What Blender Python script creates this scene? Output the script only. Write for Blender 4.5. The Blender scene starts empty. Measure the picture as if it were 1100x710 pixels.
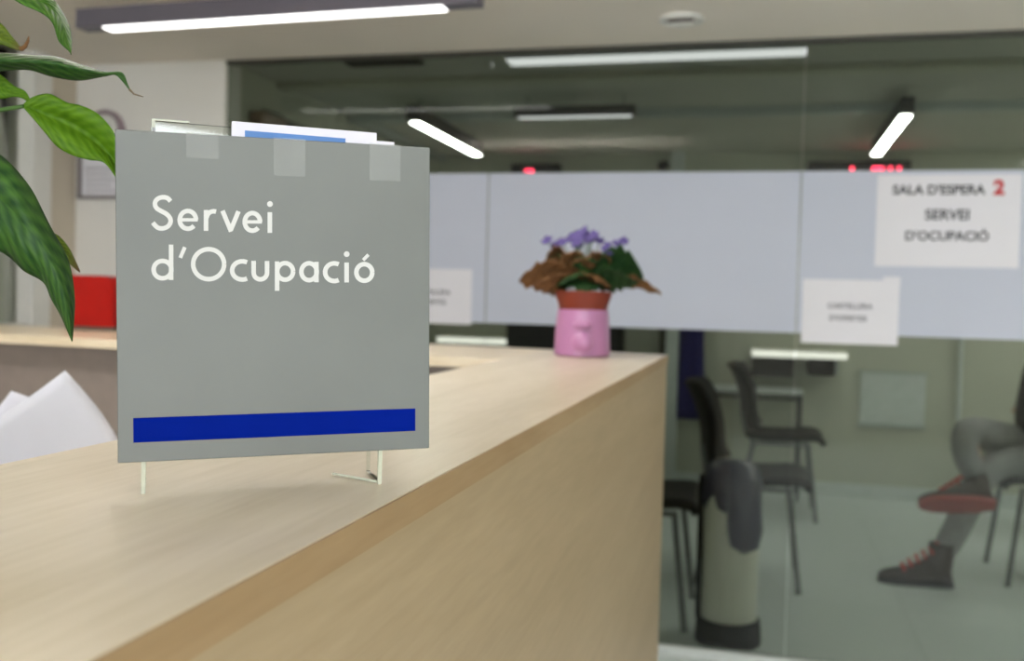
import bpy, bmesh, math, random
from mathutils import Vector, Matrix
import numpy as np
random.seed(7)
S = bpy.context.scene
COL = S.collection
PI = math.pi

# ------------------------------------------------------------------ camera
CH = 1.22                      # camera height
F = 1050.0                     # focal length in pixels of an 1100 x 710 frame
p_, r_, f_ = math.radians(1.87), math.radians(-1.48), math.radians(14.27)
def _W(x, y, z):
    return Vector((x*math.cos(f_)-y*math.sin(f_), x*math.sin(f_)+y*math.cos(f_), z))
_rt0 = Vector((1, 0, 0)); _up0 = Vector((0, math.sin(p_), math.cos(p_)))
FWD = _W(0, math.cos(p_), -math.sin(p_))
RT = _W(*(_rt0*math.cos(r_)-_up0*math.sin(r_)))
UP = _W(*(_rt0*math.sin(r_)+_up0*math.cos(r_)))
C0 = Vector((0, 0, CH))
cam = bpy.data.cameras.new('camera'); co = bpy.data.objects.new('camera', cam); COL.objects.link(co)
m = Matrix.Identity(4)
for i in range(3):
    m[i][0], m[i][1], m[i][2], m[i][3] = RT[i], UP[i], -FWD[i], C0[i]
co.matrix_world = m
cam.sensor_width = 36; cam.lens = F*36/1100; cam.clip_start = .02
cam.dof.use_dof = True; cam.dof.focus_distance = 0.57; cam.dof.aperture_fstop = 8.0
S.camera = co

# survey helpers: where the sight line through a photo pixel meets a real plane
def ray(x, y): return RT*(x-550) - UP*(y-355) + FWD*F
def onY(x, y, Y): d = ray(x, y); return C0 + d*(Y/d.y)
def onZ(x, y, z): d = ray(x, y); return C0 + d*((z-CH)/d.z)
def atD(x, y, D): return C0 + ray(x, y)*(D/F)

# ------------------------------------------------------------------ materials
def s2l(c):
    return tuple(((v/255)/12.92 if v/255 <= .04045 else ((v/255+.055)/1.055)**2.4) for v in c)
def mat(name, rgb, rough=.6, metal=0., var=.06, scale=30., bump=0., bscale=80., spec=.5, stretch=(1, 1, 1), coords='Object', coat=0., sss=0.):
    M = bpy.data.materials.new(name); M.use_nodes = True
    nt = M.node_tree; N = nt.nodes; L = nt.links
    b = N['Principled BSDF']
    b.inputs['Roughness'].default_value = rough; b.inputs['Metallic'].default_value = metal
    b.inputs['Specular IOR Level'].default_value = spec
    if coat: b.inputs['Coat Weight'].default_value = coat
    c = s2l(rgb)
    tc = N.new('ShaderNodeTexCoord'); mp = N.new('ShaderNodeMapping'); mp.inputs['Scale'].default_value = stretch
    L.new(tc.outputs[coords], mp.inputs[0])
    nz = N.new('ShaderNodeTexNoise'); nz.inputs['Scale'].default_value = scale; nz.inputs['Detail'].default_value = 4
    L.new(mp.outputs[0], nz.inputs[0])
    cr = N.new('ShaderNodeValToRGB')
    cr.color_ramp.elements[0].position = .3; cr.color_ramp.elements[1].position = .7
    cr.color_ramp.elements[0].color = (*[v*(1-var) for v in c], 1); cr.color_ramp.elements[1].color = (*[min(1, v*(1+var)) for v in c], 1)
    L.new(nz.outputs[0], cr.inputs[0]); L.new(cr.outputs[0], b.inputs['Base Color'])
    if bump:
        n2 = N.new('ShaderNodeTexNoise'); n2.inputs['Scale'].default_value = bscale; L.new(mp.outputs[0], n2.inputs[0])
        bp = N.new('ShaderNodeBump'); bp.inputs['Strength'].default_value = bump; bp.inputs['Distance'].default_value = .002
        L.new(n2.outputs[0], bp.inputs['Height']); L.new(bp.outputs[0], b.inputs['Normal'])
    return M

def wood(name, c1, c2, axis='Y', rough=.32):
    M = bpy.data.materials.new(name); M.use_nodes = True
    nt = M.node_tree; N = nt.nodes; L = nt.links; b = N['Principled BSDF']
    b.inputs['Roughness'].default_value = rough
    g = N.new('ShaderNodeNewGeometry'); mp = N.new('ShaderNodeMapping')
    mp.inputs['Scale'].default_value = {'Y': (1, .09, 1), 'X': (.09, 1, 1)}[axis]
    L.new(g.outputs['Position'], mp.inputs[0])
    n1 = N.new('ShaderNodeTexNoise'); n1.inputs['Scale'].default_value = 24; n1.inputs['Detail'].default_value = 6; n1.inputs['Distortion'].default_value = .6
    n2 = N.new('ShaderNodeTexNoise'); n2.inputs['Scale'].default_value = 170; n2.inputs['Detail'].default_value = 3
    L.new(mp.outputs[0], n1.inputs[0]); L.new(mp.outputs[0], n2.inputs[0])
    mx = N.new('ShaderNodeMix'); mx.data_type = 'FLOAT'; mx.inputs[0].default_value = .38
    L.new(n1.outputs[0], mx.inputs[2]); L.new(n2.outputs[0], mx.inputs[3])
    cr = N.new('ShaderNodeValToRGB'); cr.color_ramp.elements[0].position = .36; cr.color_ramp.elements[1].position = .64
    cr.color_ramp.elements[0].color = (*s2l(c1), 1); cr.color_ramp.elements[1].color = (*s2l(c2), 1)
    L.new(mx.outputs[0], cr.inputs[0]); L.new(cr.outputs[0], b.inputs['Base Color'])
    bp = N.new('ShaderNodeBump'); bp.inputs['Strength'].default_value = .08; bp.inputs['Distance'].default_value = .0006
    L.new(n2.outputs[0], bp.inputs['Height']); L.new(bp.outputs[0], b.inputs['Normal'])
    return M

def emis(name, rgb, strength):
    M = bpy.data.materials.new(name); M.use_nodes = True
    N = M.node_tree.nodes; L = M.node_tree.links
    for n in list(N):
        if n.type != 'OUTPUT_MATERIAL': N.remove(n)
    out = [n for n in N if n.type == 'OUTPUT_MATERIAL'][0]
    e = N.new('ShaderNodeEmission'); e.inputs[0].default_value = (*rgb, 1); e.inputs[1].default_value = strength
    L.new(e.outputs[0], out.inputs[0]); return M

def pane_mat(name, tint, refl_ior=1.45, boost=1.0):
    M = bpy.data.materials.new(name); M.use_nodes = True
    N = M.node_tree.nodes; L = M.node_tree.links
    for n in list(N):
        if n.type != 'OUTPUT_MATERIAL': N.remove(n)
    out = [n for n in N if n.type == 'OUTPUT_MATERIAL'][0]
    t = N.new('ShaderNodeBsdfTransparent'); t.inputs[0].default_value = (*tint, 1)
    g = N.new('ShaderNodeBsdfGlossy'); g.inputs['Roughness'].default_value = .0; g.inputs[0].default_value = (boost,)*3+(1,)
    fr = N.new('ShaderNodeFresnel'); fr.inputs[0].default_value = refl_ior
    x = N.new('ShaderNodeMixShader'); L.new(fr.outputs[0], x.inputs[0]); L.new(t.outputs[0], x.inputs[1]); L.new(g.outputs[0], x.inputs[2])
    L.new(x.outputs[0], out.inputs[0]); return M

def trans_mat(name, rgb, tl=.5, tr=0., rough=.5):
    """diffuse + translucent (+ a little see-through) sheet: film, paper"""
    M = bpy.data.materials.new(name); M.use_nodes = True
    N = M.node_tree.nodes; L = M.node_tree.links
    for n in list(N):
        if n.type != 'OUTPUT_MATERIAL': N.remove(n)
    out = [n for n in N if n.type == 'OUTPUT_MATERIAL'][0]
    c = (*s2l(rgb), 1)
    nz = N.new('ShaderNodeTexNoise'); nz.inputs['Scale'].default_value = 3; cr = N.new('ShaderNodeValToRGB')
    cr.color_ramp.elements[0].color = tuple(v*.96 for v in c[:3])+(1,); cr.color_ramp.elements[1].color = c
    L.new(nz.outputs[0], cr.inputs[0])
    d = N.new('ShaderNodeBsdfDiffuse'); t = N.new('ShaderNodeBsdfTranslucent')
    L.new(cr.outputs[0], d.inputs[0]); L.new(cr.outputs[0], t.inputs[0])
    x = N.new('ShaderNodeMixShader'); x.inputs[0].default_value = tl; L.new(d.outputs[0], x.inputs[1]); L.new(t.outputs[0], x.inputs[2])
    last = x
    if tr:
        tp = N.new('ShaderNodeBsdfTransparent'); y = N.new('ShaderNodeMixShader'); y.inputs[0].default_value = tr
        L.new(x.outputs[0], y.inputs[1]); L.new(tp.outputs[0], y.inputs[2]); last = y
    L.new(last.outputs[0], out.inputs[0]); return M

def leaf_mat(name, c1, c2, tl=.35, rough=.35, vein=True, tip=None):
    M = bpy.data.materials.new(name); M.use_nodes = True
    nt = M.node_tree; N = nt.nodes; L = nt.links; b = N['Principled BSDF']; out = [n for n in N if n.type == 'OUTPUT_MATERIAL'][0]
    b.inputs['Roughness'].default_value = rough; b.inputs['Specular IOR Level'].default_value = .3
    uv = N.new('ShaderNodeUVMap'); sp = N.new('ShaderNodeSeparateXYZ'); L.new(uv.outputs[0], sp.inputs[0])
    ab = N.new('ShaderNodeMath'); ab.operation = 'ABSOLUTE'; L.new(sp.outputs[0], ab.inputs[0])
    k = N.new('ShaderNodeMath'); k.operation = 'MULTIPLY'; k.inputs[1].default_value = -.22; L.new(ab.outputs[0], k.inputs[0])
    a = N.new('ShaderNodeMath'); a.operation = 'ADD'; L.new(sp.outputs[1], a.inputs[0]); L.new(k.outputs[0], a.inputs[1])
    w = N.new('ShaderNodeMath'); w.operation = 'MULTIPLY'; w.inputs[1].default_value = 75; L.new(a.outputs[0], w.inputs[0])
    nz0 = N.new('ShaderNodeTexNoise'); nz0.inputs['Scale'].default_value = 5; L.new(uv.outputs[0], nz0.inputs[0])
    w2 = N.new('ShaderNodeMath'); w2.operation = 'MULTIPLY_ADD'; w2.inputs[1].default_value = 5; L.new(nz0.outputs[0], w2.inputs[0]); L.new(w.outputs[0], w2.inputs[2])
    sn = N.new('ShaderNodeMath'); sn.operation = 'SINE'; L.new(w2.outputs[0], sn.inputs[0])
    h = N.new('ShaderNodeMath'); h.operation = 'MULTIPLY_ADD'; h.inputs[1].default_value = .5; h.inputs[2].default_value = .5; L.new(sn.outputs[0], h.inputs[0])
    nz = N.new('ShaderNodeTexNoise'); nz.inputs['Scale'].default_value = 4; nz.inputs['Detail'].default_value = 5; L.new(uv.outputs[0], nz.inputs[0])
    mixf = N.new('ShaderNodeMix'); mixf.data_type = 'FLOAT'; mixf.inputs[0].default_value = .8; L.new(h.outputs[0], mixf.inputs[2]); L.new(nz.outputs[0], mixf.inputs[3])
    cr = N.new('ShaderNodeValToRGB'); cr.color_ramp.elements[0].position = .3; cr.color_ramp.elements[1].position = .72
    cr.color_ramp.elements[0].color = (*s2l(c1), 1); cr.color_ramp.elements[1].color = (*s2l(c2), 1); L.new(mixf.outputs[0], cr.inputs[0])
    col = cr.outputs[0]
    if tip:
        mr = N.new('ShaderNodeMapRange'); mr.inputs[1].default_value = tip[1]; mr.inputs[2].default_value = 1.0; L.new(sp.outputs[1], mr.inputs[0])
        mm = N.new('ShaderNodeMix'); mm.data_type = 'RGBA'; L.new(mr.outputs[0], mm.inputs[0]); L.new(col, mm.inputs[6]); mm.inputs[7].default_value = (*s2l(tip[0]), 1)
        col = mm.outputs[2]
    L.new(col, b.inputs['Base Color'])
    bp = N.new('ShaderNodeBump'); bp.inputs['Strength'].default_value = .35; bp.inputs['Distance'].default_value = .0012
    L.new(h.outputs[0], bp.inputs['Height']); L.new(bp.outputs[0], b.inputs['Normal'])
    t = N.new('ShaderNodeBsdfTranslucent'); L.new(col, t.inputs[0])
    x = N.new('ShaderNodeMixShader'); x.inputs[0].default_value = tl; L.new(b.outputs[0], x.inputs[1]); L.new(t.outputs[0], x.inputs[2])
    L.new(x.outputs[0], out.inputs[0]); return M

M = {}
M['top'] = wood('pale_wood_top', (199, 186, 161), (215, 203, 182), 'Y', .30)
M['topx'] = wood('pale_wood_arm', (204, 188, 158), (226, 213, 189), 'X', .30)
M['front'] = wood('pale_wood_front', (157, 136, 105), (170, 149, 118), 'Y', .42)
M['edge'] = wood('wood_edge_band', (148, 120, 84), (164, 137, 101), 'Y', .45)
M['inner'] = mat('grey_brown_laminate', (128, 116, 108), .5)
M['desk'] = mat('grey_desk', (120, 115, 110), .5)
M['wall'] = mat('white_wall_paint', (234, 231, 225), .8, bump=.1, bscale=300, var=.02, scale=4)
M['wallshade'] = mat('shaded_wall_paint', (206, 195, 178), .8, bump=.1, bscale=300, var=.02, scale=4)  # same paint as the white wall, different lighting put into the colour
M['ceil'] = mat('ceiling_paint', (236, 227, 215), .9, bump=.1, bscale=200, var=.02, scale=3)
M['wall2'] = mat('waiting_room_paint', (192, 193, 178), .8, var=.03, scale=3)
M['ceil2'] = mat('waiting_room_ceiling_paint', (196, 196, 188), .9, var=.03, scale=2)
M['white'] = mat('white_lacquer', (226, 224, 218), .4, var=.02)
M['frame'] = mat('dark_door_frame', (70, 68, 60), .5)
M['black'] = mat('black_plastic', (18, 19, 21), .6, var=.1, spec=.25)
M['dark'] = mat('charcoal_plastic', (44, 44, 48), .4, var=.1)
M['steel'] = mat('brushed_steel', (228, 226, 212), .4, metal=.25, var=.08, scale=8, stretch=(40, 40, 1))
M['chrome'] = mat('grey_steel_tube', (120, 122, 124), .35, metal=.6)
M['alu'] = mat('violet_grey_aluminium', (112, 108, 120), .5, metal=.1, var=.03)
M['lampdark'] = mat('dark_lamp_housing', (52, 54, 56), .5)
M['diff'] = emis('lit_diffuser', (1, .98, .95), 2.2)
M['diff2'] = emis('lit_diffuser_waiting_room', (.97, 1, .95), 22)
M['windowfill'] = emis('added_window_glow', (.88, .94, 1), 5.5)
M['diffp'] = emis('added_fill_panel', (1, .98, .95), 14)
M['diffr'] = emis('added_fill_panel_right', (1, .98, .95), 4)
M['diffw'] = emis('added_fill_panel_waiting', (.98, 1, .97), 11.5)
M['diffd'] = emis('added_fill_pendant', (1, .98, .95), 20)
M['band'] = emis('reflection_glow', (.95, .96, 1), .75)  # glow imitating lamp reflections in the glass
M['unlit'] = mat('pale_lamp_cover', (176, 184, 182), .4)
M['glass'] = pane_mat('green_tinted_glass', (.70, .72, .685), 1.33)
M['film'] = trans_mat('frosted_film', (218, 222, 236), .2, .05)
M['paper'] = trans_mat('white_paper', (242, 240, 246), .12)
M['ink'] = mat('black_ink', (50, 48, 58), .7)
M['greyink'] = mat('grey_ink', (96, 94, 104), .7)
M['redink'] = mat('red_ink', (196, 40, 44), .7)
M['red'] = mat('red_plastic', (152, 16, 9), .5, spec=.2)
M['redled'] = emis('red_led', (1, .04, .10), 5)
M['tapeclear'] = trans_mat('clear_tape', (226, 228, 226), .3, .90)
M['acryl'] = pane_mat('clear_acrylic', (.93, .95, .93), 1.5)
M['acryledge'] = mat('acrylic_cut_edge', (176, 178, 160), .25, var=.1)
M['blue'] = mat('cobalt_blue_vinyl', (0, 24, 118), .6, var=.05, spec=.03)
M['signtext'] = mat('off_white_vinyl', (196, 196, 193), .6, var=.02, spec=.2)
M['flyer'] = mat('white_card', (214, 212, 222), .6, var=.02)
M['flyerblue'] = mat('light_blue_print', (70, 118, 180), .5)
M['pink'] = mat('pink_glazed_ceramic', (164, 110, 150), .35, var=.05, scale=20, coat=.2)
M['terra'] = mat('terracotta_plastic', (112, 36, 12), .5, var=.1)
M['soil'] = mat('dark_soil', (50, 38, 28), .95, bump=.8, bscale=300)
M['floor'] = None
M['bag'] = mat('dark_blue_plastic_bag', (48, 48, 72), .3, var=.15, bump=.6, bscale=30)
M['navy'] = mat('navy_fabric', (34, 32, 96), .8)
M['jeans'] = mat('grey_denim', (150, 150, 150), .9, bump=.4, bscale=400, var=.12)
M['jacket'] = mat('black_jacket_cloth', (24, 24, 26), .85)
M['skin'] = mat('skin', (205, 158, 134), .5, var=.04)
M['hair'] = mat('dark_brown_hair', (50, 36, 28), .6, bump=.8, bscale=200)
M['boot'] = mat('dark_brown_suede', (64, 52, 42), .8)
M['lace'] = mat('red_lace', (200, 52, 38), .7)
M['sole'] = mat('red_brown_rubber', (156, 54, 44), .6)
M['pole'] = mat('grey_paint', (208, 214, 212), .5)
M['mauve'] = mat('mauve_plastic_rim', (150, 132, 140), .4)
M['taupe'] = mat('taupe_frame', (122, 112, 112), .5)
M['closer'] = mat('brown_metal', (136, 112, 92), .5)
M['doorgreen'] = mat('green_grey_door', (150, 158, 130), .6)
M['potw'] = mat('white_planter', (220, 216, 208), .4)
M['violet'] = mat('violet_petal', (86, 72, 132), .6, var=.2, scale=200)
M['stem'] = mat('green_stem', (58, 92, 30), .5)
M['tip'] = mat('withered_leaf_tip', (112, 96, 70), .6)
M['leafb'] = leaf_mat('leaf_bright', (84, 128, 14), (116, 158, 36), .45, .5)
M['leafd'] = leaf_mat('leaf_dark', (28, 70, 28), (74, 114, 44), .3, .5)
M['leafm'] = leaf_mat('leaf_mid', (44, 88, 22), (92, 136, 48), .3, .5)
M['leafy'] = leaf_mat('leaf_yellowing', (80, 104, 20), (120, 140, 40), .3, .4, tip=((120, 80, 60), .6))
M['vleaf'] = leaf_mat('small_plant_leaf_green', (28, 58, 34), (58, 90, 46), .2, .5)
M['vleafb'] = leaf_mat('small_plant_leaf_brown', (112, 74, 50), (150, 112, 70), .3, .6)

# brushed silver sheet with faint uneven patches
def sign_mat():
    m_ = mat('silver_grey_sheet', (104, 107, 104), .5, metal=.12, var=.10, scale=7)
    return m_
M['sign'] = sign_mat()

def floor_mat(name, c1, c2, tile=.6):
    m_ = bpy.data.materials.new(name); m_.use_nodes = True
    N = m_.node_tree.nodes; L = m_.node_tree.links; b = N['Principled BSDF']; b.inputs['Roughness'].default_value = .35
    g = N.new('ShaderNodeNewGeometry'); br = N.new('ShaderNodeTexBrick')
    br.offset = 0; br.inputs['Scale'].default_value = 1; br.inputs['Brick Width'].default_value = tile; br.inputs['Row Height'].default_value = tile
    br.inputs['Mortar Size'].default_value = .004; br.inputs['Color1'].default_value = (*s2l(c1), 1); br.inputs['Color2'].default_value = (*s2l(c2), 1)
    br.inputs['Mortar'].default_value = (*s2l([v*.93 for v in c1]), 1)
    L.new(g.outputs['Position'], br.inputs[0]); L.new(br.outputs[0], b.inputs['Base Color']); return m_
M['floor'] = floor_mat('pale_floor_tile', (212, 220, 218), (206, 214, 212))

# ------------------------------------------------------------------ mesh helpers
class B:
    def __init__(s): s.bm = bmesh.new(); s.uv = None
    def box(s, a, b, bevel=0., rz=0., seg=2):
        a = Vector(a); b = Vector(b)
        r = bmesh.ops.create_cube(s.bm, size=1.)['verts']
        c = (a+b)/2; d = b-a
        for v in r: v.co = Vector((v.co.x*d.x, v.co.y*d.y, v.co.z*d.z))
        if bevel:
            es = {e for v in r for e in v.link_edges}
            q = bmesh.ops.bevel(s.bm, geom=list(es), offset=bevel, segments=seg, affect='EDGES', profile=.5)
            r = list({v for f in q['faces'] for v in f.verts} | {v for v in r if v.is_valid})
        R = Matrix.Rotation(rz, 3, 'Z')
        for v in r: v.co = R@v.co + c
        return s
    def prism(s, pts, z0, z1):
        vb = [s.bm.verts.new((x, y, z0)) for x, y in pts]; vt = [s.bm.verts.new((x, y, z1)) for x, y in pts]
        n = len(pts)
        s.bm.faces.new(vb[::-1]); s.bm.faces.new(vt)
        for i in range(n): s.bm.faces.new((vb[i], vb[(i+1) % n], vt[(i+1) % n], vt[i]))
        return s
    def ring(s, pts): return [s.bm.verts.new(p) for p in pts]
    def tube(s, pts, r, n=10, cap=True):
        pts = [Vector(p) for p in pts]; rs = r if isinstance(r, (list, tuple)) else [r]*len(pts)
        prev = None; up = Vector((0, 0, 1)); rings = []
        for i, p in enumerate(pts):
            d = (pts[min(i+1, len(pts)-1)]-pts[max(i-1, 0)]).normalized()
            if abs(d.dot(up)) > .95: up = Vector((1, 0, 0)) if abs(d.x) < .9 else Vector((0, 1, 0))
            x = d.cross(up).normalized(); y = x.cross(d).normalized(); up = y
            rings.append(s.ring([p+(x*math.cos(2*PI*k/n)+y*math.sin(2*PI*k/n))*rs[i] for k in range(n)]))
        for a, b in zip(rings, rings[1:]):
            for k in range(n): s.bm.faces.new((a[k], a[(k+1) % n], b[(k+1) % n], b[k]))
        if cap: s.bm.faces.new(rings[0][::-1]); s.bm.faces.new(rings[-1])
        return s
    def lathe(s, prof, c=(0, 0, 0), n=40, squash=1.):
        rings = []
        for r, z in prof:
            rings.append([s.bm.verts.new((c[0]+r*math.cos(2*PI*k/n), c[1]+r*squash*math.sin(2*PI*k/n), c[2]+z)) for k in range(n)])
        for a, b in zip(rings, rings[1:]):
            for k in range(n): s.bm.faces.new((a[k], a[(k+1) % n], b[(k+1) % n], b[k]))
        s.bm.faces.new(rings[0][::-1]); s.bm.faces.new(rings[-1])
        return s
    def slab(s, rows, t):
        """rows: grid of points (list of lists); makes a solid sheet of thickness t along its normals"""
        g = [[Vector(p) for p in r] for r in rows]; nr, nc = len(g), len(g[0])
        def nrm(i, j):
            a = g[min(i+1, nr-1)][j]-g[max(i-1, 0)][j]; b = g[i][min(j+1, nc-1)]-g[i][max(j-1, 0)]
            v = a.cross(b); return v.normalized() if v.length > 1e-12 else Vector((0, 0, 1))
        T = [[s.bm.verts.new(g[i][j]+nrm(i, j)*t/2) for j in range(nc)] for i in range(nr)]
        U = [[s.bm.verts.new(g[i][j]-nrm(i, j)*t/2) for j in range(nc)] for i in range(nr)]
        uvl = s.bm.loops.layers.uv.verify()
        def face(vs, uvs):
            f = s.bm.faces.new(vs); f.smooth = True
            for l, u in zip(f.loops, uvs): l[uvl].uv = u
        UV = lambda i, j: (2*j/(nc-1)-1, i/(nr-1))
        for i in range(nr-1):
            for j in range(nc-1):
                q = [(i, j), (i+1, j), (i+1, j+1), (i, j+1)]
                face([T[a][b] for a, b in q], [UV(*k) for k in q]); q = q[::-1]
                face([U[a][b] for a, b in q], [UV(*k) for k in q])
        bd = [(i, 0) for i in range(nr)]+[(nr-1, j) for j in range(1, nc)]+[(i, nc-1) for i in range(nr-2, -1, -1)]+[(0, j) for j in range(nc-2, 0, -1)]
        for a, b in zip(bd, bd[1:]+bd[:1]):
            face([U[a[0]][a[1]], U[b[0]][b[1]], T[b[0]][b[1]], T[a[0]][a[1]]], [UV(*a), UV(*b), UV(*b), UV(*a)])
        return s
    def sphere(s, c, r, sc=(1, 1, 1), u=16, v=10):
        q = bmesh.ops.create_uvsphere(s.bm, u_segments=u, v_segments=v, radius=r)['verts']
        for x in q: x.co = Vector((x.co.x*sc[0], x.co.y*sc[1], x.co.z*sc[2]))+Vector(c)
        return s

def obj(name, b, material, parent=None, smooth=False, kind=None, label=None, keepn=False):
    bm = b.bm
    if not keepn: bmesh.ops.recalc_face_normals(bm, faces=bm.faces)
    me = bpy.data.meshes.new(name)
    if smooth:
        for f in bm.faces: f.smooth = True
    bm.to_mesh(me); bm.free()
    if smooth and smooth != 'all':
        try: me.set_sharp_from_angle(angle=math.radians(40))
        except Exception: pass
    me.materials.append(material)
    o = bpy.data.objects.new(name, me); COL.objects.link(o)
    if parent: o.parent = parent
    if kind: o['kind'] = kind
    if label: o['label'] = label
    return o
def struct(name, b, material, parent=None, smooth=False):
    o = obj(name, b, material, parent, smooth)
    if parent is None: o['kind'] = 'structure'
    return o
def tag(o, label, cat, group=None, kind=None):
    o['label'] = label; o['category'] = cat
    if group: o['group'] = group
    if kind: o['kind'] = kind
    return o
def thing(name, label, cat, loc=(0, 0, 0), rz=0., group=None):
    o = bpy.data.objects.new(name, None); COL.objects.link(o); o.empty_display_size = .05
    o.location = loc; o.rotation_euler = (0, 0, rz); return tag(o, label, cat, group)
def dup(root, loc, rz, label, group=None):
    r = root.copy(); COL.objects.link(r); r.location = loc; r.rotation_euler = (0, 0, rz); r['label'] = label
    if group: r['group'] = group
    for ch in list(root.children):
        c = ch.copy(); COL.objects.link(c); c.parent = r
        for g in list(ch.children):
            d = g.copy(); COL.objects.link(d); d.parent = c
    return r
def cat_rom(pts, n):
    P = [Vector(p) for p in pts]; P = [P[0]*2-P[1]]+P+[P[-1]*2-P[-2]]
    out = []; m_ = len(P)-3
    for k in range(n):
        t = k/(n-1)*m_; i = min(int(t), m_-1); u = t-i
        a, b, c, d = P[i:i+4]
        out.append(.5*((2*b)+(c-a)*u+(2*a-5*b+4*c-d)*u*u+(-a+3*b-3*c+d)*u**3))
    return out
def text_mesh(txt, size, spacing=1.0, bold=0.):
    cu = bpy.data.curves.new('t', 'FONT'); cu.body = txt; cu.size = size; cu.align_x = 'CENTER'; cu.align_y = 'CENTER'
    cu.space_character = spacing; cu.extrude = .0003; cu.offset = bold
    o = bpy.data.objects.new('t', cu); COL.objects.link(o)
    dg = bpy.context.evaluated_depsgraph_get(); me = bpy.data.meshes.new_from_object(o.evaluated_get(dg))
    COL.objects.unlink(o); bpy.data.objects.remove(o); return me
def text_obj(name, txt, size, loc, material, parent, rot=(PI/2, 0, 0), spacing=1., bold=0., label=None):
    me = text_mesh(txt, size, spacing, bold); me.materials.clear(); me.materials.append(material)
    o = bpy.data.objects.new(name, me); COL.objects.link(o); o.parent = parent; o.location = loc; o.rotation_euler = rot
    if label: o['label'] = label
    return o

# ------------------------------------------------------------------ the setting
ZC, YG, YF, XL, XR, YB = 2.105, 3.40, 6.65, -2.68, 2.7, -2.6
Z2 = 2.22
struct('floor', B().box((XL-1.4, YB-.1, -.08), (XR+.1, YF+.1, 0)), M['floor'])
struct('ceiling', B().box((XL-1.4, YB-.1, ZC), (XR+.1, YG+.06, ZC+.15)), M['ceil'])
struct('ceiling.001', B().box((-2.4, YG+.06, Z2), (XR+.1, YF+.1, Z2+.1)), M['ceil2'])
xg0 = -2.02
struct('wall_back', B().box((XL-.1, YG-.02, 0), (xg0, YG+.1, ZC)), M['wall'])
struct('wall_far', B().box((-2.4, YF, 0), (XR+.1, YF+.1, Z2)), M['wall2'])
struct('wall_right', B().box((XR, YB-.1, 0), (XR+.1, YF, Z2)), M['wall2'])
struct('wall_rear', B().box((XL-1.4, YB-.1, 0), (XR, YB, 1.05)).box((XL-1.4, YB-.1, 1.95), (XR, YB, ZC)).box((XL-1.4, YB-.1, 1.05), (-2.0, YB, 1.95)).box((2.2, YB-.1, 1.05), (XR, YB, 1.95)), M['wall'])
w1 = struct('added_window', B().box((-2.0, YB-.08, 1.05), (2.2, YB-.04, 1.09)).box((-2.0, YB-.08, 1.91), (2.2, YB-.04, 1.95)).box((-2.0, YB-.08, 1.09), (-1.96, YB-.04, 1.91)).box((2.16, YB-.08, 1.09), (2.2, YB-.04, 1.91)).box((-.62, YB-.08, 1.09), (-.58, YB-.04, 1.91)).box((.78, YB-.08, 1.09), (.82, YB-.04, 1.91)), M['white'])  # added unseen window, its glowing pane lights ceiling, film and sign
obj('fill_glow_pane', B().box((-1.96, YB-.065, 1.09), (2.16, YB-.055, 1.91)), M['windowfill'], w1)
# left wall of the office with a glazed door opening
yd0, yd1 = 2.1, 3.22
struct('wall_left', B().box((XL-.1, yd1, 0), (XL, YG-.02, ZC)).box((XL-.1, YB, 0), (XL, yd0, ZC)), M['wallshade'])
df = struct('door_1', B().box((XL-.11, yd1-.10, 0), (XL+.02, yd1, ZC), .004).box((XL-.11, yd0, 0), (XL+.02, yd0+.1, ZC), .004)
            .box((XL-.11, yd0+.1, 0), (XL+.02, yd1-.1, .25), .004).box((XL-.09, yd0+.1, 1.02), (XL, yd1-.1, 1.08), .004), M['white'])
obj('door_glass', B().box((XL-.06, yd0+.1, .25), (XL-.05, yd1-.1, ZC)), M['glass'], df)
obj('door_handle', B().tube([(XL+.02, yd1-.16, .95), (XL+.06, yd1-.16, .95), (XL+.06, yd1-.28, .95)], .009), M['steel'], df, True)
struct('wall_corridor', B().box((XL-1.4, yd0-1.5, 0), (XL-1.3, YG+.1, ZC)).box((XL-1.4, YG+.1, 0), (XL-.1, YG+.2, ZC)), M['wall2'])
# left wall of the waiting room
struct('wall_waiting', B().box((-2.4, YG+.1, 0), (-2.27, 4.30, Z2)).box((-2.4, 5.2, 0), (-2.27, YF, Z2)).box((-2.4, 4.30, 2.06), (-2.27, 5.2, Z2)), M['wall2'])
d2 = struct('door_2', B().box((-2.36, 4.36, .01), (-2.31, 5.14, 2.0), .004), M['doorgreen'])
obj('door_frame', B().box((-2.41, 4.30, 0), (-2.255, 4.36, 2.06), .003).box((-2.41, 5.14, 0), (-2.255, 5.2, 2.06), .003).box((-2.41, 4.36, 2.0), (-2.255, 5.14, 2.06), .003), M['frame'], d2)
# door closer, over the door edge nearer the glass
a = onY(274, 84, 3.95)
dc = thing('door_closer', 'small brown box of a door closer high up behind the glass, left end', 'door closer', (-2.27, 4.0, 1.98))
obj('body', B().box((0, 0, 0), (.07, .24, .055), .008), M['closer'], dc)
obj('arm', B().tube([(.05, .04, .065), (.05, .20, .075), (.005, .34, .075)], .006), M['frame'], dc, True)
struct('baseboard_far', B().box((-2.27, YF-.014, 0), (XR, YF, .08), .003), M['pole'])
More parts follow.
